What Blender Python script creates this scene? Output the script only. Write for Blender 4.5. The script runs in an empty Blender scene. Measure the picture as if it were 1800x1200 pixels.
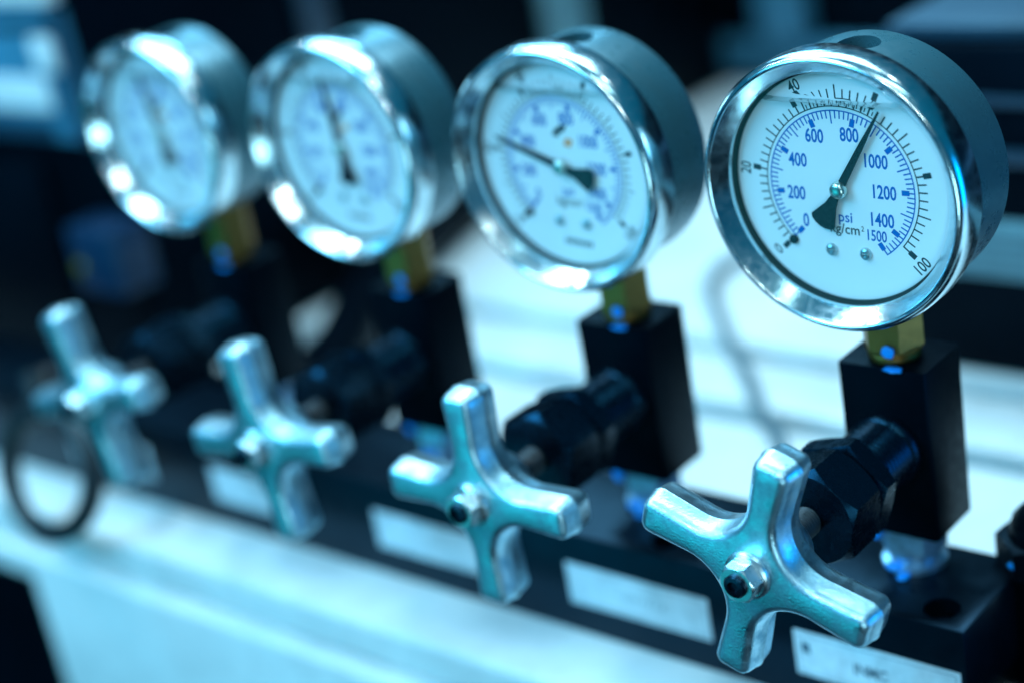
import bpy, bmesh, math, random
from mathutils import Vector, Matrix, noise
random.seed(7)
S = 0.001                                   # everything below is written in millimetres
C = bpy.context.scene.collection
sc = bpy.context.scene
PI = math.pi

# ------------------------------------------------------------------ camera
cam_d = bpy.data.cameras.new('camera'); cam = bpy.data.objects.new('camera', cam_d); C.objects.link(cam)
R_ = ((0.75866458, 0.62923606, -0.16878992), (0.12841967, -0.39844403, -0.90815788), (-0.63869902, 0.66731127, -0.38309166))
cpos = Vector((192.0644, -320.4776, 176.5135)) * S
rt, dn, fw = (Vector(r) for r in R_)
M = Matrix((rt, -dn, -fw)).transposed().to_4x4(); M.translation = cpos
cam.matrix_world = M
cam_d.sensor_width = 36; cam_d.lens = 59.98
cam_d.clip_start = 0.01; cam_d.clip_end = 50
cam_d.dof.use_dof = True; cam_d.dof.focus_distance = 0.377; cam_d.dof.aperture_fstop = 4.3
cam_d.dof.aperture_blades = 0
sc.camera = cam

# ------------------------------------------------------------------ world (dim blue surroundings of a workshop)
w = bpy.data.worlds.new('World'); sc.world = w; w.use_nodes = True
nt = w.node_tree; nt.nodes.clear()
out = nt.nodes.new('ShaderNodeOutputWorld'); bg = nt.nodes.new('ShaderNodeBackground')
tc = nt.nodes.new('ShaderNodeTexCoord'); sep = nt.nodes.new('ShaderNodeSeparateXYZ')
ramp = nt.nodes.new('ShaderNodeValToRGB'); mr = nt.nodes.new('ShaderNodeMapRange')
mr.inputs[1].default_value = -1; mr.inputs[2].default_value = 1
nt.links.new(tc.outputs['Generated'], sep.inputs[0]); nt.links.new(sep.outputs['Z'], mr.inputs[0])
nt.links.new(mr.outputs[0], ramp.inputs[0]); nt.links.new(ramp.outputs[0], bg.inputs[0]); nt.links.new(bg.outputs[0], out.inputs[0])
e = ramp.color_ramp.elements
e[0].position = 0.0; e[0].color = (0.0, 0.012, 0.035, 1)
e[1].position = 1.0; e[1].color = (0.0, 0.13, 0.23, 1)
m1 = e.new(0.5); m1.color = (0.0, 0.055, 0.11, 1)
bg.inputs[1].default_value = 1.0

# ------------------------------------------------------------------ lamps
def area(name, loc, target, sx, sy, power, col, shape='RECTANGLE'):
    l = bpy.data.lights.new(name, 'AREA'); l.shape = shape; l.size = sx
    if shape == 'RECTANGLE': l.size_y = sy
    l.energy = power; l.color = col
    o = bpy.data.objects.new(name, l); C.objects.link(o); o.location = loc
    d = Vector(target) - Vector(loc); o.rotation_euler = d.to_track_quat('-Z', 'Y').to_euler()
    return o
KEY = (0.50, 0.82, 1.0)
area('ceiling_panel_lamp', (-0.35, 0.35, 0.95), (-0.1, 0.05, 0), 0.9, 0.5, 15.5, KEY)
area('front_fill_lamp', (-0.75, -1.05, 0.75), (-0.1, 0, 0.0), 0.8, 0.5, 17.0, (0.10, 0.58, 0.95))  # added front light that brightens the dials
area('ceiling_tube_lamp', (-0.55, -0.45, 0.9), (-0.05, 0, 0.0), 0.9, 0.10, 6.0, (0.48, 0.82, 1.0))
area('ceiling_tube_lamp', (0.35, -0.25, 1.0), (-0.05, 0, 0.0), 0.7, 0.05, 2.0, (0.5, 0.9, 1.0))
area('teal_fill_lamp', (-0.45, -0.75, -0.28), (-0.1, 0, -0.02), 0.45, 0.40, 0.9, (0.02, 0.66, 0.82))  # added low lamp, gives the handle fronts a teal reflection
area('rear_sheen_lamp', (-0.85, 0.80, 0.75), (-0.15, 0, -0.05), 0.6, 0.16, 4.5, (0.24, 0.68, 1.0))  # added lamp for the sheen on manifold top and case tops
area('blue_fill_lamp', (0.75, 0.10, -0.02), (0, 0, 0.0), 0.35, 0.35, 1.6, (0.0, 0.36, 1.0))  # added lamp that tints right-hand bezels and handle sides blue
area('bezel_glint_lamp', (0.55, -0.82, -0.18), (0, 0, 0.04), 0.16, 0.30, 1.6, (0.45, 0.85, 1.0))  # added lamp, no window there; makes the bright patch on the right bezel
for p in ((-0.9, -0.2, 0.75), (-0.3, -0.7, 0.8), (0.25, 0.5, 0.9), (0.12, -0.66, 0.66), (0.27, -0.72, 0.60), (0.46, -0.74, 0.55)):
    area('glint_lamp', p, (-0.1, 0, 0), 0.035, 0.035, 0.5, (0.75, 0.95, 1.0), 'DISK')  # small added lamps that put glints on the rims

sc.view_settings.view_transform = 'Standard'; sc.view_settings.look = 'None'
sc.view_settings.exposure = 0.12; sc.view_settings.gamma = 1.0; sc.view_settings.use_curve_mapping = False
sc.render.engine = 'CYCLES'
sc.cycles.use_denoising = True
sc.cycles.max_bounces = 10; sc.cycles.transparent_max_bounces = 12
sc.cycles.caustics_reflective = True

# ------------------------------------------------------------------ materials
def mat(name, col, rough=0.5, metal=0.0, spec=0.5, var=0.0, vscale=300, rvar=0.0, bump=0.0, bscale=900, col2=None, coat=0.0, stretch=None, tint=None, bdist=0.00004):
    m = bpy.data.materials.new(name); m.use_nodes = True
    n = m.node_tree; b = n.nodes['Principled BSDF']
    b.inputs['Base Color'].default_value = (*col, 1); b.inputs['Roughness'].default_value = rough
    b.inputs['Metallic'].default_value = metal; b.inputs['Specular IOR Level'].default_value = spec
    if tint: b.inputs['Specular Tint'].default_value = (*tint, 1)
    b.inputs['Coat Weight'].default_value = coat
    tc = n.nodes.new('ShaderNodeTexCoord'); vec = tc.outputs['Object']
    if stretch:
        mp = n.nodes.new('ShaderNodeMapping'); mp.inputs['Scale'].default_value = stretch
        n.links.new(vec, mp.inputs[0]); vec = mp.outputs[0]
    if var or rvar:
        no = n.nodes.new('ShaderNodeTexNoise'); no.inputs['Scale'].default_value = vscale
        no.inputs['Detail'].default_value = 6; no.inputs['Roughness'].default_value = 0.65
        n.links.new(vec, no.inputs['Vector'])
        if var:
            mx = n.nodes.new('ShaderNodeMix'); mx.data_type = 'RGBA'
            c2 = col2 or tuple(c * (1 - var) for c in col)
            mx.inputs[6].default_value = (*col, 1); mx.inputs[7].default_value = (*c2, 1)
            rp = n.nodes.new('ShaderNodeValToRGB'); rp.color_ramp.elements[0].position = 0.42; rp.color_ramp.elements[1].position = 0.68
            n.links.new(no.outputs['Fac'], rp.inputs[0]); n.links.new(rp.outputs[0], mx.inputs[0])
            n.links.new(mx.outputs[2], b.inputs['Base Color'])
        if rvar:
            mp2 = n.nodes.new('ShaderNodeMapRange'); mp2.inputs[1].default_value = 0.3; mp2.inputs[2].default_value = 0.7
            mp2.inputs[3].default_value = max(0.02, rough - rvar); mp2.inputs[4].default_value = rough + rvar
            n.links.new(no.outputs['Fac'], mp2.inputs[0]); n.links.new(mp2.outputs[0], b.inputs['Roughness'])
    if bump:
        nb = n.nodes.new('ShaderNodeTexNoise'); nb.inputs['Scale'].default_value = bscale; nb.inputs['Detail'].default_value = 4
        bp = n.nodes.new('ShaderNodeBump'); bp.inputs['Strength'].default_value = bump; bp.inputs['Distance'].default_value = bdist
        n.links.new(vec, nb.inputs['Vector']); n.links.new(nb.outputs['Fac'], bp.inputs['Height']); n.links.new(bp.outputs[0], b.inputs['Normal'])
    return m

MT = dict(
    bezel=mat('polished_steel', (0.66, 0.82, 0.87), 0.20, 1.0, rvar=0.07, vscale=500, bump=0.10, bscale=260),
    case=mat('satin_steel', (0.05, 0.16, 0.20), 0.30, 0.4, 0.8, rvar=0.08, vscale=220, bump=0.06, bscale=1500, var=0.15),
    zinc=mat('zinc_casting', (0.64, 0.88, 0.98), 0.38, 1.0, rvar=0.12, vscale=260, bump=1.0, bscale=1700, bdist=0.00009, var=0.4, col2=(0.32, 0.58, 0.70)),
    nut=mat('plated_nut', (0.80, 0.86, 0.88), 0.30, 1.0, rvar=0.1, bump=0.1),
    black=mat('black_oxide_steel', (0.0008, 0.002, 0.004), 0.42, 0.0, 0.08, rvar=0.10, vscale=400, bump=0.10, bscale=1800, tint=(0.10, 0.55, 1.0)),
    blackgloss=mat('black_oiled_steel', (0.001, 0.003, 0.006), 0.27, 0.0, 0.5, rvar=0.10, vscale=500, bump=0.12, bscale=900, tint=(0.10, 0.55, 1.0)),
    manifold=mat('black_anodised_block', (0.001, 0.003, 0.006), 0.34, 0.0, 0.32, rvar=0.08, vscale=150, bump=0.05, bscale=1600, tint=(0.10, 0.55, 1.0)),
    rubber=mat('dark_rubber', (0.003, 0.008, 0.012), 0.6, spec=0.1),
    gasket=mat('black_gasket', (0.004, 0.005, 0.006), 0.7),
    brass=mat('brass', (0.36, 0.185, 0.05), 0.45, 1.0, rvar=0.1, vscale=500, bump=0.08),
    dial=mat('dial_white', (0.80, 0.84, 0.86), 0.45, 0.0, 0.3, var=0.03, vscale=60),
    blue=mat('blue_print', (0.0, 0.12, 0.46), 0.5, spec=0.2),
    ink=mat('black_print', (0.006, 0.02, 0.03), 0.5),
    pointer=mat('pointer_black', (0.004, 0.010, 0.014), 0.5, spec=0.15, var=0.6, vscale=2500, col2=(0.02, 0.04, 0.05)),
    orange=mat('orange_print', (0.80, 0.34, 0.16), 0.5),
    paint=mat('blue_torque_paint', (0.0, 0.34, 1.0), 0.45),
    label=mat('label_white', (0.74, 0.80, 0.86), 0.45, var=0.22, vscale=160),
    smudge=mat('label_ink', (0.05, 0.11, 0.16), 0.6),
    table=mat('white_enamel', (0.80, 0.83, 0.83), 0.38, 0.0, 0.4, var=0.22, vscale=22, rvar=0.08, bump=0.03, bscale=120),
    seam=mat('seam_grey', (0.10, 0.20, 0.24), 0.6),
    dark=mat('dark_cabinet_paint', (0.001, 0.003, 0.006), 0.5, spec=0.06, var=0.4, vscale=20, tint=(0.10, 0.55, 1.0)),
    darkpanel=mat('dark_blue_panel', (0.008, 0.04, 0.075), 0.4, var=0.3, vscale=15),
    bluepanel=mat('blue_panel_paint', (0.05, 0.22, 0.34), 0.4, var=0.25, vscale=25),
    white=mat('white_plastic', (0.80, 0.83, 0.84), 0.4, var=0.06, vscale=40),
    striplabel=mat('strip_pale_blue', (0.15, 0.32, 0.38), 0.5, var=0.3, vscale=60),
    bluebox=mat('blue_plastic', (0.002, 0.022, 0.06), 0.4),
    yellow=mat('yellow_dot', (0.18, 0.15, 0.02), 0.5),
    cable=mat('grey_cable', (0.10, 0.16, 0.19), 0.45),
    blackcable=mat('black_cable', (0.008, 0.012, 0.016), 0.4),
)
def glass_mat(name, tint, refl_rough, extra=0.0):
    m = bpy.data.materials.new(name); m.use_nodes = True; n = m.node_tree; n.nodes.clear()
    o = n.nodes.new('ShaderNodeOutputMaterial'); mx = n.nodes.new('ShaderNodeMixShader')
    t = n.nodes.new('ShaderNodeBsdfTransparent'); g = n.nodes.new('ShaderNodeBsdfGlossy'); f = n.nodes.new('ShaderNodeFresnel')
    t.inputs[0].default_value = (*tint, 1); g.inputs['Roughness'].default_value = refl_rough; f.inputs[0].default_value = 1.36
    if extra:
        no = n.nodes.new('ShaderNodeTexNoise'); no.inputs['Scale'].default_value = 900
        ad = n.nodes.new('ShaderNodeMath'); ad.operation = 'MULTIPLY'; ad.inputs[1].default_value = extra
        n.links.new(no.outputs['Fac'], ad.inputs[0]); n.links.new(ad.outputs[0], mx.inputs[0])
    else:
        ge = n.nodes.new('ShaderNodeNewGeometry'); sb = n.nodes.new('ShaderNodeMath'); sb.operation = 'SUBTRACT'; sb.inputs[0].default_value = 1.0
        ml = n.nodes.new('ShaderNodeMath'); ml.operation = 'MULTIPLY'
        n.links.new(ge.outputs['Backfacing'], sb.inputs[1]); n.links.new(sb.outputs[0], ml.inputs[0]); n.links.new(f.outputs[0], ml.inputs[1])
        n.links.new(ml.outputs[0], mx.inputs[0])
    n.links.new(t.outputs[0], mx.inputs[1]); n.links.new(g.outputs[0], mx.inputs[2]); n.links.new(mx.outputs[0], o.inputs[0])
    return m
MT['glass'] = glass_mat('gauge_window_glass', (0.97, 0.985, 0.99), 0.03)
MT['fluid'] = glass_mat('gauge_fluid_surface', (0.80, 0.93, 0.95), 0.10, 1.1)

# ------------------------------------------------------------------ mesh helpers (mm)
def build(name, bm, m, parent=None, loc=(0, 0, 0), rot=(0, 0, 0), angle=32, flat=False):
    bmesh.ops.scale(bm, vec=(S, S, S), verts=bm.verts)
    me = bpy.data.meshes.new(name); bm.to_mesh(me); bm.free()
    for mm in (m if isinstance(m, (list, tuple)) else [m]): me.materials.append(mm)
    if not flat:
        me.polygons.foreach_set('use_smooth', [True] * len(me.polygons)); me.set_sharp_from_angle(angle=math.radians(angle))
    o = bpy.data.objects.new(name, me); C.objects.link(o); o.parent = parent
    o.location = Vector(loc) * S; o.rotation_euler = rot
    return o
def empty(name, loc, label, cat, group=None):
    o = bpy.data.objects.new(name, None); C.objects.link(o); o.location = Vector(loc) * S; o.empty_display_size = 0.01
    o['label'] = label; o['category'] = cat
    if group: o['group'] = group
    return o
def tag(o, label=None, cat=None, group=None, kind=None):
    for k, v in (('label', label), ('category', cat), ('group', group), ('kind', kind)):
        if v: o[k] = v
    return o
def copy_tree(o, parent=None):
    c = o.copy(); C.objects.link(c); c.parent = parent
    for ch in list(o.children): copy_tree(ch, c)
    return c
def box(bm, x0, x1, y0, y1, z0, z1, bev=0.0, seg=2, mi=0):
    r = bmesh.ops.create_cube(bm, size=1.0); vs = r['verts']
    for v in vs:
        v.co = Vector((x0 if v.co.x < 0 else x1, y0 if v.co.y < 0 else y1, z0 if v.co.z < 0 else z1))
    fs = {f for v in vs for f in v.link_faces}
    for f in fs: f.material_index = mi
    if bev:
        es = list({e for v in vs for e in v.link_edges})
        rb = bmesh.ops.bevel(bm, geom=es, offset=bev, segments=seg, profile=0.5, affect='EDGES')
        for f in rb['faces']: f.material_index = mi
    return bm
def lathe(bm, prof, axis='Y', n=96, cx=0, cz=0, closed=False, mi=0, phase=0.0):
    """prof: (radius, position along axis)"""
    rings = []
    for r, p in prof:
        if r < 1e-6:
            co = (cx, p, cz) if axis == 'Y' else ((cx, cz, p) if axis == 'Z' else (p, cx, cz))
            rings.append([bm.verts.new(co)])
        else:
            ring = []
            for k in range(n):
                a = 2 * PI * k / n + phase; u, v = r * math.cos(a), r * math.sin(a)
                co = (cx + u, p, cz + v) if axis == 'Y' else ((cx + u, cz + v, p) if axis == 'Z' else (p, cx + u, cz + v))
                ring.append(bm.verts.new(co))
            rings.append(ring)
    pairs = list(zip(rings[:-1], rings[1:]))
    if closed: pairs.append((rings[-1], rings[0]))
    for A, B in pairs:
        for k in range(n):
            k2 = (k + 1) % n
            if len(A) == 1 and len(B) == 1: continue
            if len(A) == 1: f = bm.faces.new((A[0], B[k], B[k2]))
            elif len(B) == 1: f = bm.faces.new((A[k], A[k2], B[0]))
            else: f = bm.faces.new((A[k], A[k2], B[k2], B[k]))
            f.material_index = mi
    bmesh.ops.recalc_face_normals(bm, faces=bm.faces)
    return bm
def hexprism(bm, r, p0, p1, axis='Y', cx=0, cz=0, phase=0.0, ch=0.9, n=12):
    """hexagon with the rounded end chamfers a turned nut has"""
    # sample each flat n times so the chamfer scallops appear
    def ring(p, lim):
        vs = []
        for k in range(6):
            a0 = phase + k * PI / 3; a1 = a0 + PI / 3
            for j in range(n):
                t = j / n
                u = r * (math.cos(a0) * (1 - t) + math.cos(a1) * t); v = r * (math.sin(a0) * (1 - t) + math.sin(a1) * t)
                d = math.hypot(u, v); s = min(1.0, lim / d)
                u *= s; v *= s
                vs.append((u, v, d))
        return vs
    def mk(vs, pf):
        o = []
        for u, v, d in vs:
            p = pf(d)
            o.append(bm.verts.new((cx + u, p, cz + v) if axis == 'Y' else (cx + u, cz + v, p)))
        return o
    rin = r * 0.866
    full = ring(0, 1e9); cap = ring(0, rin * 0.99)
    sg = 1 if p1 > p0 else -1
    k = ch / (r - rin * 0.99)
    rings = [mk(cap, lambda d: p0), mk(full, lambda d: p0 + sg * k * (d - rin * 0.99)),
             mk(full, lambda d: p1 - sg * k * (d - rin * 0.99)), mk(cap, lambda d: p1)]
    N = 6 * n
    for A, B in zip(rings[:-1], rings[1:]):
        for i in range(N): bm.faces.new((A[i], A[(i + 1) % N], B[(i + 1) % N], B[i]))
    bm.faces.new(rings[0]); bm.faces.new(rings[-1])
    bmesh.ops.recalc_face_normals(bm, faces=bm.faces)
    return bm
def tube(bm, pts, r, n=14, sub=8):
    P = [Vector(p) for p in pts]; path = []
    for i in range(len(P) - 1):
        a, b, c, d = P[max(i - 1, 0)], P[i], P[i + 1], P[min(i + 2, len(P) - 1)]
        for k in range(sub):
            t = k / sub
            path.append(0.5 * ((2 * b) + (c - a) * t + (2 * a - 5 * b + 4 * c - d) * t * t + (3 * b - a - 3 * c + d) * t ** 3))
    path.append(P[-1]); rings = []
    up = Vector((0.13, 0.2, 1))
    for i, p in enumerate(path):
        tng = (path[min(i + 1, len(path) - 1)] - path[max(i - 1, 0)]).normalized()
        x = tng.cross(up).normalized(); y = tng.cross(x)
        rings.append([bm.verts.new(p + r * (math.cos(2 * PI * k / n) * x + math.sin(2 * PI * k / n) * y)) for k in range(n)])
    for A, B in zip(rings[:-1], rings[1:]):
        for k in range(n): bm.faces.new((A[k], A[(k + 1) % n], B[(k + 1) % n], B[k]))
    bm.faces.new(rings[0]); bm.faces.new(rings[-1])
    bmesh.ops.recalc_face_normals(bm, faces=bm.faces)
    return bm
def cut(o, cutters):
    """real holes: exact boolean, applied"""
    for c in cutters:
        md = o.modifiers.new('hole', 'BOOLEAN'); md.operation = 'DIFFERENCE'; md.object = c; md.solver = 'EXACT'
    dg = bpy.context.evaluated_depsgraph_get(); dg.update()
    me = bpy.data.meshes.new_from_object(o.evaluated_get(dg))
    o.modifiers.clear(); o.data = me
    for c in cutters: bpy.data.objects.remove(c, do_unlink=True)
    me.polygons.foreach_set('use_smooth', [True] * len(me.polygons)); me.set_sharp_from_angle(angle=math.radians(30))
def text_into(bm, s, x, z, y, h, wx, rot=0.0, mi=0, weight=0.012):
    """lettering standing in the XZ plane, facing -Y; h = digit height in mm, wx = width factor"""
    cu = bpy.data.curves.new('lettering', 'FONT'); cu.body = s; cu.align_x = 'CENTER'; cu.align_y = 'CENTER'
    cu.size = 1.0; cu.offset = weight; cu.resolution_u = 3
    o = bpy.data.objects.new('lettering', cu); C.objects.link(o)
    dg = bpy.context.evaluated_depsgraph_get(); me = bpy.data.meshes.new_from_object(o.evaluated_get(dg))
    k = h / 0.70; ca, sa = math.cos(rot), math.sin(rot)
    vs = []
    ys = [v.co.y for v in me.vertices]; xs = [v.co.x for v in me.vertices]
    my_, mx_ = (min(ys) + max(ys)) / 2, (min(xs) + max(xs)) / 2
    for v in me.vertices:
        u, q = (v.co.x - mx_) * k * wx, (v.co.y - my_) * k
        vs.append(bm.verts.new((x + u * ca - q * sa, y, z + u * sa + q * ca)))
    for p in me.polygons:
        try:
            f = bm.faces.new([vs[i] for i in p.vertices]); f.material_index = mi
            f.normal_update()
            if f.normal.y > 0: f.normal_flip()
        except ValueError: pass
    bpy.data.objects.remove(o, do_unlink=True); bpy.data.meshes.remove(me); bpy.data.curves.remove(cu)
def quad(bm, pts, mi=0):
    f = bm.faces.new([bm.verts.new(p) for p in pts]); f.material_index = mi; f.normal_update()
    if f.normal.y > 0: f.normal_flip()
    return f

# ------------------------------------------------------------------ the setting: white machine table with its front panel
PITCH = 81.08
bm = bmesh.new()
box(bm, -371, 420, 128, 162.5, -104, -90.4, 2.0)
box(bm, -371, 420, 173.5, 489, -104, -90.4, 2.0)
box(bm, -900, 420, -38.5, 117, -104, -90.4, 3.0, 4)
bm2 = bmesh.new(); box(bm2, -900, 420, -34, 489, -112, -97.0, 0); tag(build('table_joint', bm2, MT['seam']), kind='structure')
table = tag(build('table_top', bm, MT['table']), kind='structure')
bm = bmesh.new()
# front panel with a rectangular opening at the left
PX, PZ = -337, -116.5
box(bm, PX, 420, -44.5, -33, -420, -105.5, 2.0, 3)
box(bm, -900, PX + .5, -44.5, -33, PZ, -105.5, 2.0, 3)
build_panel = tag(build('front_panel', bm, MT['table']), kind='structure')
bm = bmesh.new(); box(bm, -900, PX + 8, -20, -12, -420, -112.5)
tag(build('opening_backplate', bm, MT['dark']), kind='structure')
bm = bmesh.new(); box(bm, -2500, 1500, -1200, 2200, -440, -421)
tag(build('floor', bm, MT['dark']), kind='structure')

# ------------------------------------------------------------------ manifold
man = empty('manifold_block', (25.4, -13.8, -90.4), 'long black manifold bar under the row of valves, lying on the white table', 'manifold')
mo = Vector((25.4, -13.8, -90.4))
def L(*p): return tuple(Vector(p) - mo)
bm = bmesh.new(); box(bm, -640 - mo.x, 0, 0, 35.3, 0, 33.4, 0.8, 2)
body = build('body', bm, MT['manifold'], man)
cs = []
for i in range(4):
    x0 = -i * PITCH
    b2 = bmesh.new(); lathe(b2, [(0, 20), (4.6, 20), (4.6, 40), (0, 40)], 'Z', 40, *[x0 + 16.2 - mo.x, -6.2 - mo.y]); cs.append(build('cutter', b2, MT['black'], man))
bpy.context.view_layer.update()
cut(body, cs)
for i in range(4):
    x0 = -i * PITCH
    b2 = bmesh.new()
    lathe(b2, [(1.9, 23.5), (1.9, 28.3), (2.1, 28.6), (3.9, 28.6), (4.2, 28.2), (4.2, 20.5)], 'Z', 40, x0 + 16.2 - mo.x, -6.2 - mo.y)
    lathe(b2, [(0, 24.5), (1.9, 24.5)], 'Z', 40, x0 + 16.2 - mo.x, -6.2 - mo.y)
    build('socket_screw', b2, MT['blackgloss'], man)
for k, (xa, xb) in enumerate([(-22.2, 24.0), (-96.6, -48.4), (-173.6, -127.5), (-252.5, -205.5), (-334, -287)]):
    b2 = bmesh.new(); z0, z1 = -80.2, -67.0
    if k == 0: z0, z1 = -82.0, -68.6
    box(b2, xa - mo.x, xb - mo.x, -0.45, -0.02, z0 - mo.z, z1 - mo.z, 0.18, 2)
    lp = build('label_plate', b2, MT['label'], man)
    b3 = bmesh.new(); y = -0.48
    cxm, czm = (xa + xb) / 2 - mo.x, (z0 + z1) / 2 - mo.z; hw, hh = (xb - xa) / 2 - 1.2, (z1 - z0) / 2 - 1.1
    for s in (-1, 1):
        quad(b3, [(cxm - hw, y, czm + s * hh - .09), (cxm + hw, y, czm + s * hh - .09), (cxm + hw, y, czm + s * hh + .09), (cxm - hw, y, czm + s * hh + .09)])
        quad(b3, [(cxm + s * hw - .09, y, czm - hh), (cxm + s * hw + .09, y, czm - hh), (cxm + s * hw + .09, y, czm + hh), (cxm + s * hw - .09, y, czm + hh)])
    if k == 0:
        text_into(b3, 'INMC', -0.5 - mo.x, czm - 0.3, y - .01, 3.2, 0.85, 0, 0, 0.02)
        quad(b3, [(-20 - mo.x, y, czm + .6), (-17.6 - mo.x, y, czm + .2), (-17.8 - mo.x, y, czm + 3.2), (-20 - mo.x, y, czm + 3.6)])
    else:
        for j in range(9):
            u = cxm - 9 + j * 2.2 + random.uniform(-.4, .4); hgt = random.uniform(.5, 1.2)
            quad(b3, [(u, y, czm - hgt), (u + .35, y, czm - hgt), (u + .6, y, czm + hgt), (u + .25, y, czm + hgt)])
    build('printing', b3, MT['smudge'], lp, flat=True)

# ------------------------------------------------------------------ needle valve (station 0), then copies
ZA = -20.8                                       # height of the valve stem axis
BY0, BY1, BW, BT, BB = 2.7, 21.4, 23.4, 0.75, -45.0
VGROUP = 'needle valves along the manifold'; GGROUP = 'pressure gauges in a row'
VO = Vector((0, 10.5, -57.0))
val = empty('needle_valve', VO, 'sharp black needle valve at the near right end, its silver cross handle in front', 'valve', VGROUP)
def V(p): return Vector(p) - VO
def vbuild(name, bm, m, parent=val, **k):
    bmesh.ops.translate(bm, vec=-VO, verts=bm.verts); return build(name, bm, m, parent, **k)
bm = bmesh.new(); box(bm, -BW / 2, BW / 2, BY0, BY1, BB, BT)
ve = [e_ for e_ in bm.edges if abs(e_.verts[0].co.z - e_.verts[1].co.z) > 1]
bmesh.ops.bevel(bm, geom=ve, offset=1.3, segments=2, profile=0.5, affect='EDGES')
he = [e_ for e_ in bm.edges if abs(e_.verts[0].co.z - e_.verts[1].co.z) < 0.01 and abs(e_.calc_face_angle(0)) > 0.5]
bmesh.ops.bevel(bm, geom=he, offset=0.5, segments=2, profile=0.5, affect='EDGES')
vbuild('body', bm, MT['black'])
# collar with threads
pr = [(9.0, 2.9)]; yy = 2.2
pr += [(9.3, 2.4), (9.3, 0.2), (8.7, -0.2)]
y_ = -0.6
while y_ > -15.5:
    pr += [(8.3, y_), (8.9, y_ - 0.35), (8.9, y_ - 0.75)]; y_ -= 1.5
pr += [(8.4, -16)]
bm = bmesh.new(); lathe(bm, pr, 'Y', 72, 0, ZA); vbuild('threaded_collar', bm, MT['blackgloss'], angle=60)
bm = bmesh.new(); hexprism(bm, 13.2, -15.2, -21.0, 'Y', 0, ZA, math.radians(74), 1.0); vbuild('lock_nut', bm, MT['blackgloss'])
bm = bmesh.new(); hexprism(bm, 13.2, -21.6, -34.5, 'Y', 0, ZA, math.radians(80), 1.5); vbuild('gland_nut', bm, MT['blackgloss'])
pr = [(0, -34.0), (3.6, -34.0)]; y_ = -34.6
while y_ > -51:
    pr += [(3.25, y_), (3.65, y_ - 0.5)]; y_ -= 1.0
pr += [(3.2, -52), (0, -52)]
bm = bmesh.new(); lathe(bm, pr, 'Y', 40, 0, ZA); vbuild('stem', bm, mat('worn_stem', (0.05, 0.06, 0.07), 0.45, 0.5, bump=0.5, bscale=1500, var=0.5), angle=60)
# silver fitting below the block
bm = bmesh.new(); hexprism(bm, 8.6, -45.2, -52.0, 'Z', 0, 11.5, 0.25, 0.8)
lathe(bm, [(6.4, -51.8), (6.9, -52.4), (6.9, -53.2), (6.2, -54.0), (6.2, -55.0), (8.2, -55.6), (8.2, -57.0)], 'Z', 48, 0, 11.5)
vbuild('base_fitting', bm, mat('blue_zinc_fitting', (0.50, 0.74, 0.95), 0.34, 0.8, bump=0.1, var=0.4, vscale=200))
bm = bmesh.new()
def blob(bm, c, rx, ry, rz, seed=0):
    r = bmesh.ops.create_icosphere(bm, subdivisions=3, radius=1.0)
    for v in r['verts']:
        k = 1 + 0.22 * noise.noise(v.co * 1.7 + Vector((seed, 3 * seed, 0)))
        v.co = Vector(c) + Vector((v.co.x * rx * k, v.co.y * ry * k, v.co.z * rz * k))
blob(bm, (3.4, 3.2, 0.55), 2.5, 1.5, 0.5, 2)
vbuild('paint_mark', bm, MT['paint'])
bm = bmesh.new(); blob(bm, (-6.0, 4.0, -46.2), 1.6, 1.3, 2.2, 5); blob(bm, (1.4, 2.6, -56.6), 1.5, 2.2, 0.5, 8); blob(bm, (-1.8, 4.4, -55.8), 2.6, 1.6, 1.0, 9)
vbuild('paint_smear', bm, MT['paint'])

# cross handle: outline of four arms with wide fillets, rounded in depth like a casting
def cross_outline(Lh=29.5, wr=4.2, wt=4.75, rf=11.5, rc=2.8):
    pts = []
    for q in range(4):
        th = q * PI / 2
        loc = []
        # fillet between previous arm and this arm (in the arm frame: arm along +v, previous arm along +u)
        cx_ = cy_ = wr + rf
        for k in range(0, 13):
            a = math.radians(270 - 90 * k / 12)          # from (cx, wr) to (wr, cy)
            loc.append((cx_ + rf * math.cos(a), cy_ + rf * math.sin(a)))
        for k in range(1, 6):
            t = k / 6; loc.append((wr + (wt - wr) * t, cy_ + (Lh - rc - cy_) * t))
        for k in range(0, 8):
            a = math.radians(90 * k / 7); loc.append((wt - rc + rc * math.cos(a), Lh - rc + rc * math.sin(a)))
        for k in range(0, 8):
            a = math.radians(90 + 90 * k / 7); loc.append((-wt + rc + rc * math.cos(a), Lh - rc + rc * math.sin(a)))
        for k in range(1, 6):
            t = k / 6; loc.append((-(wt + (wr - wt) * t), Lh - rc + (cy_ - (Lh - rc)) * t))
        ca, sa = math.cos(th), math.sin(th)
        pts += [(u * ca - v * sa, u * sa + v * ca) for u, v in loc]
    return pts
def offset(pts, d):
    o = []; n = len(pts)
    for i in range(n):
        a, b = Vector(pts[i - 1]), Vector(pts[(i + 1) % n]); t = (b - a)
        t = t.normalized() if t.length > 1e-9 else Vector((1, 0)); nrm = Vector((-t.y, t.x))
        o.append((pts[i][0] + nrm.x * d, pts[i][1] + nrm.y * d))
    return o
ol = cross_outline()
area2 = sum(ol[i - 1][0] * ol[i][1] - ol[i][0] * ol[i - 1][1] for i in range(len(ol)))
sgn = 1 if area2 > 0 else -1
bm = bmesh.new(); rings = []
HY = -60.0
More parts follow.
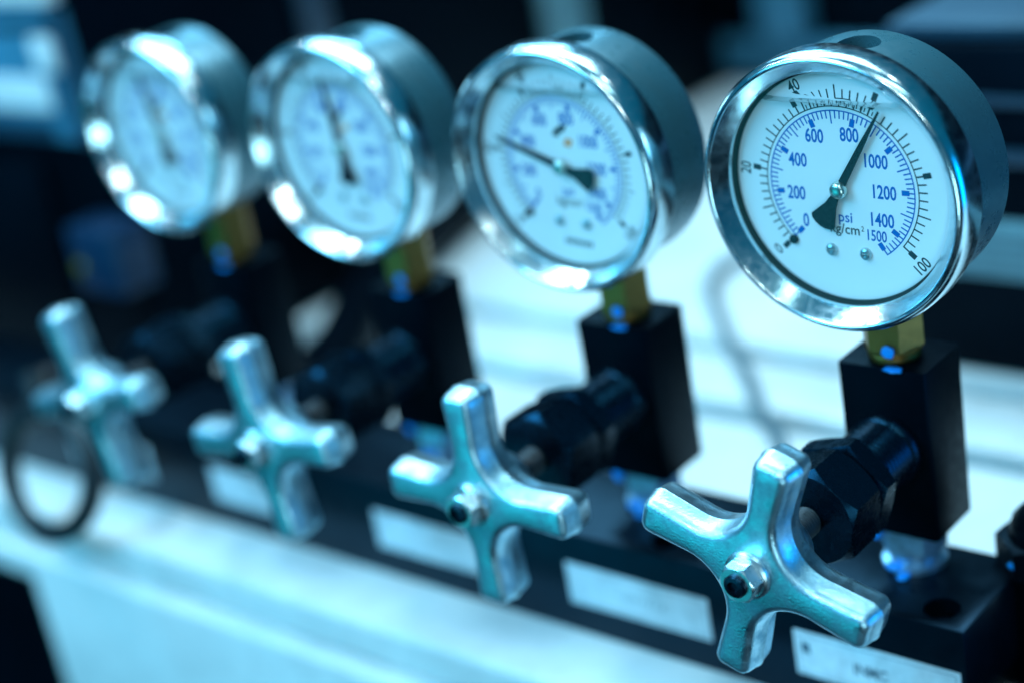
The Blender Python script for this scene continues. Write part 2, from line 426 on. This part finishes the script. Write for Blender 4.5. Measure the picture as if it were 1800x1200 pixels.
for y_, ins in [(0.0, 2.4), (0.1, 1.8), (0.4, 1.1), (1.0, 0.5), (2.0, 0.12), (5.2, -0.3), (5.4, -0.52), (5.8, -0.52), (6.0, -0.3), (9.2, 0.05), (10.4, 0.35), (11.1, 0.9), (11.3, 1.7)]:
    rings.append([bm.verts.new((u, HY + y_, v)) for u, v in offset(ol, sgn * ins)])
N = len(ol)
for A, B in zip(rings[:-1], rings[1:]):
    for i in range(N): bm.faces.new((A[i], A[(i + 1) % N], B[(i + 1) % N], B[i]))
def cap(ring, y):
    c = bm.verts.new((0, y, 0)); per = N // 4
    # one polygon per face keeps the flat front flat
    bm.verts.remove(c); bm.faces.new(ring)
cap(rings[0], HY); cap(rings[-1], HY + 11.3)
lathe(bm, [(9.0, HY + 11.0), (8.6, HY + 13.2), (7.6, HY + 15.2), (7.0, HY + 15.6), (3.6, HY + 15.6)], 'Y', 48)
bmesh.ops.recalc_face_normals(bm, faces=bm.faces)
bmesh.ops.triangulate(bm, faces=[f for f in bm.faces if len(f.verts) > 4])
handle = build('handle', bm, MT['zinc'], val, loc=V((0, 0, ZA)), rot=(0, math.radians(18), 0), angle=50)
bm = bmesh.new(); lathe(bm, [(0, HY + .2), (5.5, HY + .2), (5.7, HY - .3), (5.5, HY - .9), (4.9, HY - 1.3), (0, HY - 1.3)], 'Y', 48)
hexprism(bm, 4.7, HY - 1.2, HY - 4.9, 'Y', 0, 0, 0.35, 0.5)
build('flange_nut', bm, MT['nut'], handle)
bm = bmesh.new(); lathe(bm, [(2.75, HY - 4.6), (2.75, HY - 5.6), (2.4, HY - 6.0), (1.5, HY - 6.1), (1.3, HY - 5.2), (0, HY - 5.2)], 'Y', 32)
build('bolt_end', bm, MT['blackgloss'], handle)

# ------------------------------------------------------------------ pressure gauge (station 0)
GO = Vector((0, 10.5, 0.75)); GC = Vector((-0.6, -5.2, 48.7))     # base of the stem, centre of the dial
gau = empty('pressure_gauge', GO, 'sharp nearest pressure gauge at the right with its needle up towards 900 psi', 'gauge', GGROUP)
gc = GC - GO; ROLL = 0.0785
def gbuild(name, bm, m, parent=gau, rot=(0, 0, 0), **k): return build(name, bm, m, parent, loc=gc if parent is gau else (0, 0, 0), rot=rot, **k)
bm = bmesh.new()
lathe(bm, [(27.690, -2.0), (27.787, -2.9), (30.664, -6.45), (30.859, -6.65), (31.151, -6.78), (31.492, -6.72), (31.980, -6.4), (32.467, -5.8), (32.809, -5.0), (32.955, -4.0), (32.955, 1.6), (32.663, 2.3), (32.078, 2.6), (30.517, 2.7), (30.420, -2.4)], 'Y', 160, closed=True)
gbuild('bezel', bm, MT['bezel'], angle=30)
bm = bmesh.new()
lathe(bm, [(0, 1.0), (30.9, 1.0), (31.3, 1.4), (31.3, 3.4), (31.0, 3.7), (31.0, 18.4), (30.9, 19.3), (30.3, 20.0), (29.2, 20.4), (0, 20.4)], 'Y', 160)
case = gbuild('case', bm, MT['case'], angle=40)
b2 = bmesh.new(); lathe(b2, [(0, 26.5), (4.9, 26.5), (4.9, 40), (0, 40)], 'Z', 48, 2.2, 9.6); ctr = build('cutter', b2, MT['gasket'], gau, loc=gc)
bpy.context.view_layer.update(); cut(case, [ctr])
bm = bmesh.new(); lathe(bm, [(0, 27.7), (2.0, 27.7), (2.6, 27.5), (4.6, 27.4), (4.8, 26.6)], 'Z', 40, 2.2, 9.6)
gbuild('filler_plug', bm, MT['rubber'])
bm = bmesh.new(); lathe(bm, [(28.177, -2.3), (27.836, -2.2), (27.787, -0.3), (27.202, -0.1), (27.008, 0.3)], 'Y', 128)
gbuild('gasket', bm, MT['gasket'])
bm = bmesh.new(); lathe(bm, [(0, 0.0), (27.0, 0.0), (27.2, 0.15), (27.2, 0.8), (0, 0.8)], 'Y', 128)
dial = gbuild('dial', bm, MT['dial'], rot=(0, ROLL, 0))
A0, A1 = -137.9, 141.4
def ang(psi): return math.radians(A0 + (A1 - A0) * psi / 1500)
LEV = 20.2                                        # where the damping fluid ends
def pol(a, r, y): return (r * math.sin(a), y, r * math.cos(a))
def tick(bm, a, r0, r1, wd, y, mi, shift=(0, 0), zmin=None, zmax=None):
    t = (math.cos(a), -math.sin(a)); h = wd / 2 * 1.3
    P = []
    for r, s in ((r0, -1), (r0, 1), (r1, 1), (r1, -1)):
        x, z = r * math.sin(a) + s * h * t[0] + shift[0], r * math.cos(a) + s * h * t[1] + shift[1]
        if zmax is not None: z = min(z, zmax)
        if zmin is not None: z = max(z, zmin)
        P.append((x, y, z))
    if abs(max(p[2] for p in P) - min(p[2] for p in P)) < 0.05: return
    try: quad(bm, P, mi)
    except ValueError: pass
def arc(bm, a0, a1, r, wd, y, mi, shift=(0, 0), zmin=None, zmax=None, n=160):
    for k in range(n):
        b0, b1 = a0 + (a1 - a0) * k / n, a0 + (a1 - a0) * (k + 1) / n
        P = [(rr * math.sin(b) + shift[0], y, rr * math.cos(b) + shift[1]) for rr, b in ((r - wd / 2, b0), (r + wd / 2, b0), (r + wd / 2, b1), (r - wd / 2, b1))]
        zs = [p[2] for p in P]
        if zmin is not None and min(zs) < zmin: continue
        if zmax is not None and max(zs) > zmax: continue
        quad(bm, P, mi)
bm = bmesh.new(); y = -0.04
arc(bm, ang(0) - .01, ang(1500) + .01, 18.15, 0.30, y, 0)
for i in range(0, 151):
    psi = i * 10; a = ang(psi)
    if psi % 200 == 0 or psi == 1500: tick(bm, a, 15.0, 16.9, 0.95, y - .002, 0); tick(bm, a, 16.8, 18.2, 0.28, y - .004, 0)
    elif psi % 100 == 0: tick(bm, a, 15.1, 18.2, 0.26, y - .002, 0)
    elif psi % 20 == 0: tick(bm, a, 16.3, 18.2, 0.26, y - .002, 0)
    elif False: pass
SH = (0.9, 1.9)  # scale above the fluid is printed shifted to imitate refraction
for part in (0, 1):
    kw = dict(zmax=LEV - .3) if part == 0 else dict(zmin=LEV + .6, shift=SH)
    arc(bm, ang(0) - .01, ang(1422) + .01, 19.15, 0.26, y, 1, **kw)
    for i in range(0, 51):
        v = i * 2; a = ang(v * 14.2233)
        if part and abs(a) > 0.66: continue
        if v % 20 == 0: tick(bm, a, 19.1, 21.0, 0.3, y - .002, 1, **kw); tick(bm, a, 20.9, 22.9, 1.0, y - .004, 1, **kw)
        elif v % 10 == 0: tick(bm, a, 19.1, 22.3, 0.27, y - .002, 1, **kw)
        else: tick(bm, a, 19.1, 21.3, 0.27, y - .002, 1, **kw)
# faint doubled ticks drawn just under the fluid line, imitating refraction
for i in range(-9, 10):
    a = i * 0.05; tick(bm, a, 19.3, 20.3, 0.2, y - .006, 1, shift=(0.4, 0.2), zmax=LEV + .3)
build('scale_marks', bm, [MT['blue'], MT['ink']], dial, flat=True)
bm = bmesh.new()
for s, x, z in [('0', -9.3, -9.2), ('200', -11.6, -2.8), ('400', -11.0, 5.3), ('600', -6.5, 11.6), ('800', 2.3, 12.9), ('1000', 8.8, 7.6), ('1200', 10.8, 0.6), ('1400', 10.2, -6.1)]:
    text_into(bm, s, x, z, y, 3.15, 0.70, 0.04, 0, 0.022)
text_into(bm, '1500', 8.8, -10.1, y, 2.6, 0.72, 0.04, 0, 0.018)
text_into(bm, 'psi', 0.9, -7.3, y, 2.5, 0.95, 0.04, 0, 0.014)
for s, x, z, rr in [('0', -17.0, -17.7, 2.0), ('20', -24.9, 1.4, 1.5), ('40', -11.4, 22.7, 0.5), ('100', 19.9, -15.3, 0.85)]:
    text_into(bm, s, x, z, y, 2.7, 0.80, rr if rr < 1.6 else math.radians(45), 1, 0.012)
text_into(bm, 'kg/cm', 0.7, -10.1, y - .002, 2.4, 0.95, 0.04, 1, 0.010)
text_into(bm, '2', 5.2, -9.0, y - .002, 1.3, 0.8, 0.04, 1, 0.004)
build('numerals', bm, [MT['blue'], MT['ink']], dial, flat=True)
for sx, sz in ((-2.75, -15.3), (6.0, -14.9)):
    bm = bmesh.new(); lathe(bm, [(0, -0.5), (0.25, -0.5), (0.3, -0.8), (0.8, -0.95), (1.25, -0.75), (1.5, -0.3), (1.5, 0.05)], 'Y', 28, sx, sz)
    build('dial_screw', bm, mat('screw_steel', (0.55, 0.62, 0.64), 0.3, 1.0, bump=0.4, bscale=2500) if 'screw_steel' not in bpy.data.materials else bpy.data.materials['screw_steel'], dial)
bm = bmesh.new(); lathe(bm, [(0, -0.9), (0.8, -0.9), (1.1, -0.6), (1.1, 0.05)], 'Y', 24, -12.6, -14.5); build('zero_pin', bm, MT['pointer'], dial)
# pointer: long tapered needle with a flared tail
bm = bmesh.new()
def prism(bm, pts, y0, y1):
    A = [bm.verts.new((u, y0, v)) for u, v in pts]; B = [bm.verts.new((u, y1, v)) for u, v in pts]
    bm.faces.new(A); bm.faces.new(B)
    for i in range(len(pts)): bm.faces.new((A[i - 1], A[i], B[i], B[i - 1]))
    bmesh.ops.recalc_face_normals(bm, faces=bm.faces)
tail = [(0.95, -2.0), (1.7, -5.0), (3.6, -9.4), (3.7, -9.9), (3.0, -10.7), (1.6, -11.3), (0, -11.5), (-1.6, -11.3), (-3.0, -10.7), (-3.7, -9.9), (-3.6, -9.4), (-1.7, -5.0), (-0.95, -2.0)]
prism(bm, [(-0.95, -2.0), (-0.95, 2.0), (-0.68, 12.0), (-0.2, 21.9), (0.2, 21.9), (0.68, 12.0), (0.95, 2.0), (0.95, -2.0)] + [(u * .86, v * .93) for u, v in tail[1:-1]], -1.35, -0.95)
pointer = build('pointer', bm, MT['pointer'], gau, loc=gc + Vector((0, 0, 0)), rot=(0, math.radians(32), 0))
bm = bmesh.new(); lathe(bm, [(0, -2.75), (1.0, -2.7), (1.6, -2.45), (1.95, -2.0), (2.05, -1.5), (2.05, -0.9)], 'Y', 40)
build('hub_cap', bm, mat('hub_brass', (0.62, 0.72, 0.66), 0.28, 1.0, bump=0.1), pointer)
# fluid surface inside, just under the top of the dial
bm = bmesh.new(); nx, ny = 60, 6; grid = []
hwid = 19.0
for j in range(ny + 1):
    row = []
    for i in range(nx + 1):
        u = -1 + 2 * i / nx; x = u * hwid; yv = -3.0 + (2.9) * j / ny
        zz = LEV + 0.25 * noise.noise(Vector((x * .35, yv * .6, 1))) + 0.6 * (abs(u) ** 6) + 0.35 * (abs(j / ny - .5) * 2) ** 3
        row.append(bm.verts.new((x, yv, zz)))
    grid.append(row)
for j in range(ny):
    for i in range(nx): bm.faces.new((grid[j][i], grid[j][i + 1], grid[j + 1][i + 1], grid[j + 1][i]))
gbuild('fluid_surface', bm, MT['fluid'], rot=(0, ROLL * 0.2, 0))
bm = bmesh.new(); lathe(bm, [(0, -3.5), (27.495, -3.5), (27.787, -3.3), (27.787, -2.9), (27.495, -2.8), (0, -2.8)], 'Y', 96)
gbuild('window', bm, MT['glass'])
# brass stem
bm = bmesh.new(); hexprism(bm, 7.6, 5.2 - .0, 23.0, 'Z', 0, 0, 0.15, 0.5)
for v in bm.verts: v.co.z -= 2.2
lathe(bm, [(6.2, 0.1), (6.4, 0.5), (6.4, 1.6), (6.0, 2.0), (6.0, 2.3), (6.9, 2.7), (7.0, 3.4)], 'Z', 48)
stem = build('stem', bm, MT['brass'], gau)
bm = bmesh.new(); blob(bm, (2.2, -7.0, 3.9), 1.7, 0.5, 1.6, 3); build('paint_mark', bm, MT['paint'], gau)

# ------------------------------------------------------------------ copies down the row
vlabels = ['black needle valve with slightly blurred silver cross handle, second nearest in the row',
           'blurred black needle valve with cross handle, third from the near end of the row',
           'most blurred needle valve at the far left, its handle above a black cable loop']
glabels = ['pressure gauge whose needle points left towards about 300, second nearest in the row',
           'blurred pressure gauge with needle straight up, between the farthest gauge and the left-pointing one',
           'most blurred and farthest pressure gauge, in front of the blue cabinet']
hrot = [0, -7, -13]; prot = [-71, -6, -10]; dx = [1.0, 1.4, 1.0]; hs = [0.995, 0.99, 0.955]; dz = [0, 0, 1.0]
for i in range(3):
    v = copy_tree(val); v.location = (VO + Vector((-PITCH * (i + 1), 0, 0))) * S; v['label'] = vlabels[i]
    for ch in v.children:
        if ch.name.startswith('handle'): ch.rotation_euler = (0, math.radians(hrot[i]), 0)
    g = copy_tree(gau); g.location = (GO + Vector((-PITCH * (i + 1) + dx[i], 0, dz[i] * 0))) * S; g['label'] = glabels[i]
    for ch in g.children:
        if not ch.name.startswith(('stem', 'paint')): ch.scale = (hs[i],) * 3
        if ch.name.startswith('pointer'): ch.rotation_euler = (0, math.radians(prot[i]), 0)
        if ch.name.startswith('dial') and not ch.name.startswith('dial_screw'):
            # a small two-tone emblem and a dark line of lettering-like print that the near gauge lacks
            b = bmesh.new(); yv = -0.045
            quad(b, [(-1.6, yv, 8.6), (1.2, yv, 9.2), (2.4, yv, 11.4), (-0.6, yv, 10.6)], 1)
            quad(b, [(-2.6, yv, 8.0), (-0.6, yv, 7.6), (-0.2, yv, 9.6), (-1.6, yv, 9.9)], 1)
            quad(b, [(0.6, yv, 5.6), (3.0, yv, 5.2), (4.0, yv, 7.4), (1.6, yv, 7.8)], 0)
            build('emblem', b, [MT['orange'], MT['ink']], ch, flat=True)
            b = bmesh.new()
            for j in range(8):
                u = -1.6 + j * 1.15
                quad(b, [(u, yv, -21.6), (u + .75, yv, -21.6), (u + .75, yv, -20.1 + .3 * (j % 2)), (u, yv, -20.1)], 0)
            build('small_print', b, [MT['ink']], ch, flat=True)

# ------------------------------------------------------------------ things around
# thin cable lying on the table between the two nearest gauges
bm = bmesh.new(); zc = -87.6
tube(bm, [(-60, 240, zc), (-130, 262, zc), (-185, 258, zc), (-206, 238, zc), (-201, 214, zc), (-182, 190, zc), (-162, 168, zc), (-138, 143, zc), (-117, 119, zc), (-101, 104, zc), (-80, 70, zc), (-70, 45, zc)], 2.6)
tag(build('cable', bm, MT['cable']), 'thin grey cable curving across the white table behind the valves', 'cable')
bm = bmesh.new(); tube(bm, [(-371, 262, -77), (-350, 190, -77), (-322, 132, -77), (-296, 92, -77), (-283, 60, -74), (-283, 34, -66), (-283, 23, -66)], 12.5, 20)
tag(build('hose', bm, MT['black']), 'thick black hose running from the dark cabinet to the back of the manifold', 'hose')
# black instrument on the table, right rear
dev = empty('instrument_box', (100, 300, -90.4), 'black instrument box with pale striped strip, standing behind the nearest gauge', 'instrument')
do = Vector((100, 300, -90.4))
def dpart(name, args, m, bev=1.0, **k):
    b = bmesh.new()
    for a in args: box(b, a[0] - do.x, a[1] - do.x, a[2] - do.y, a[3] - do.y, a[4] - do.z, a[5] - do.z, bev)
    return build(name, b, m, dev, **k)
dpart('body', [(-92, 300, 178, 420, -90.2, 28)], MT['dark'], 3)
dpart('top_panel', [(-92, 300, 182, 420, 28.2, 33)], MT['darkpanel'], 1)
dpart('label_strip', [(-88, 296, 176, 177.9, -53, -32)], MT['striplabel'], 0.5)
dpart('stripe', [(-88, 296, 175.2, 175.9, -41.5, -40)], MT['seam'], 0)
dpart('stripe', [(-88, 296, 175.2, 175.9, -46.5, -45)], MT['seam'], 0)
dpart('stripe', [(-88, 296, 175.2, 175.9, -37.4, -36.4)], MT['seam'], 0)
dpart('stripe', [(-88, 296, 175.2, 175.9, -50.6, -49.6)], MT['seam'], 0)
dpart('trim', [(-88, 296, 175.0, 177.9, -12, -7)], MT['darkpanel'], 0.5)
dpart('trim', [(-88, 296, 175.0, 177.9, 8, 11)], MT['darkpanel'], 0.5)
# black fitting at the near end of the manifold
fit = empty('hose_elbow', (31, 23, -57), 'black hose elbow behind the near right end of the manifold', 'fitting')
b = bmesh.new(); tube(b, [(-2, 0, -33), (-2, 0, 4), (2, 0, 10), (12, 0, 13), (60, 0, 13)], 9.0, 20); build('elbow', b, MT['black'], fit)
b = bmesh.new(); box(b, 0, 110, -50, 30, -33.2, -22, 1.5); build('reflection_block', b, MT['black'], fit)  # added black block out of view, keeps the manifold end's reflection dark
b = bmesh.new(); hexprism(b, 11.5, -1, 8, 'Z', -2, 0, 0.3, 0.8); build('nut', b, MT['black'], fit)
b = bmesh.new(); blob(b, (-5, -10.4, 3.5), 1.6, 0.6, 1.0, 4); build('paint_mark', b, MT['paint'], fit)
# cable loop hanging from the far handle
b = bmesh.new()
def cam_loop():
    cx, cy, cz = -306, -42, -66
    return [(cx + 25 * math.cos(a) , cy + 8 * math.sin(a * 1.0), cz + 20 * math.sin(a)) for a in [math.radians(t) for t in range(110, 481, 24)]]
lp = cam_loop(); lp = [(-318, -30, -35)] + lp + [(-322, -22, -40)]
tube(b, lp, 4.0)
tag(build('cable_loop', b, MT['blackcable']), 'black cable loop hanging at the far left end of the manifold', 'cable')
# cabinet at the far left
cab = empty('control_cabinet', (-640, 280, -90.4), 'dark control cabinet with blue upper panel at the far left behind the gauges', 'cabinet'); co = Vector((-640, 280, -90.4))
def cpart(name, a, m, bev=1.0):
    b = bmesh.new(); box(b, a[0] - co.x, a[1] - co.x, a[2] - co.y, a[3] - co.y, a[4] - co.z, a[5] - co.z, bev); return build(name, b, m, cab)
cpart('body', (-900, -372, 62, 489, -90.2, 180), MT['dark'], 3)
cpart('panel', (-890, -376, 58, 61.8, 16, 70), MT['bluepanel'], 1)
cpart('top_rail', (-890, -376, 54, 61.8, 73, 86), MT['white'], 1.5)
cpart('nameplate', (-890, -394, 55.5, 57.8, 29, 43), MT['white'], 0.8)
cpart('groove', (-890, -378, 57.4, 58.2, 61, 64), MT['dark'], 0.3)
cpart('edge_trim', (-384, -376, 56.5, 58.2, 16, 70), MT['darkpanel'], 0.5)
cpart('vent_strip', (-890, -400, 56.8, 58.2, 17, 24), MT['darkpanel'], 0.5)
cpart('switch', (-396, -382, 54, 57.8, 46, 60), MT['white'], 1.2)
cpart('lower_panel', (-890, -420, 58, 61.8, -60, 4), MT['dark'], 1)
cpart('side_post', (-371.8, -366, 332, 364, -62, 175), MT['striplabel'], 1)
cpart('side_post', (-371.8, -368, 172, 190, 10, 175), MT['darkpanel'], 1)
jb = empty('junction_box', (-374, 50, -36), 'small blue junction box with yellow dot below the farthest gauge', 'junction box')
b = bmesh.new(); box(b, -15, 15, -8, 11.5, -6, 22, 1.5); build('housing', b, MT['bluebox'], jb)
b = bmesh.new(); lathe(b, [(0, -9.2), (2.2, -9.0), (2.6, -8.1)], 'Y', 24, -10, 5); build('button', b, MT['yellow'], jb)
# rear machine: dark wall with a few paler posts
rear = empty('rear_machine', (0, 560, -90.4), 'dark machine along the back edge of the white table with paler upright posts', 'machine'); ro = Vector((0, 560, -90.4))
def rpart(name, a, m, bev=2.0):
    b = bmesh.new(); box(b, a[0] - ro.x, a[1] - ro.x, a[2] - ro.y, a[3] - ro.y, a[4] - ro.z, a[5] - ro.z, bev); return build(name, b, m, rear)
rpart('body', (-1100, 600, 500, 640, -300, 260), MT['dark'])
rpart('lower_panel', (-480, 200, 494, 499.5, -88, -66), MT['bluepanel'])
for xa, xb, m in ((-735, -700, 'darkpanel'), (-343, -315, 'bluepanel')):
    rpart('post', (xa, xb, 480, 499.5, -64, 260), MT[m])
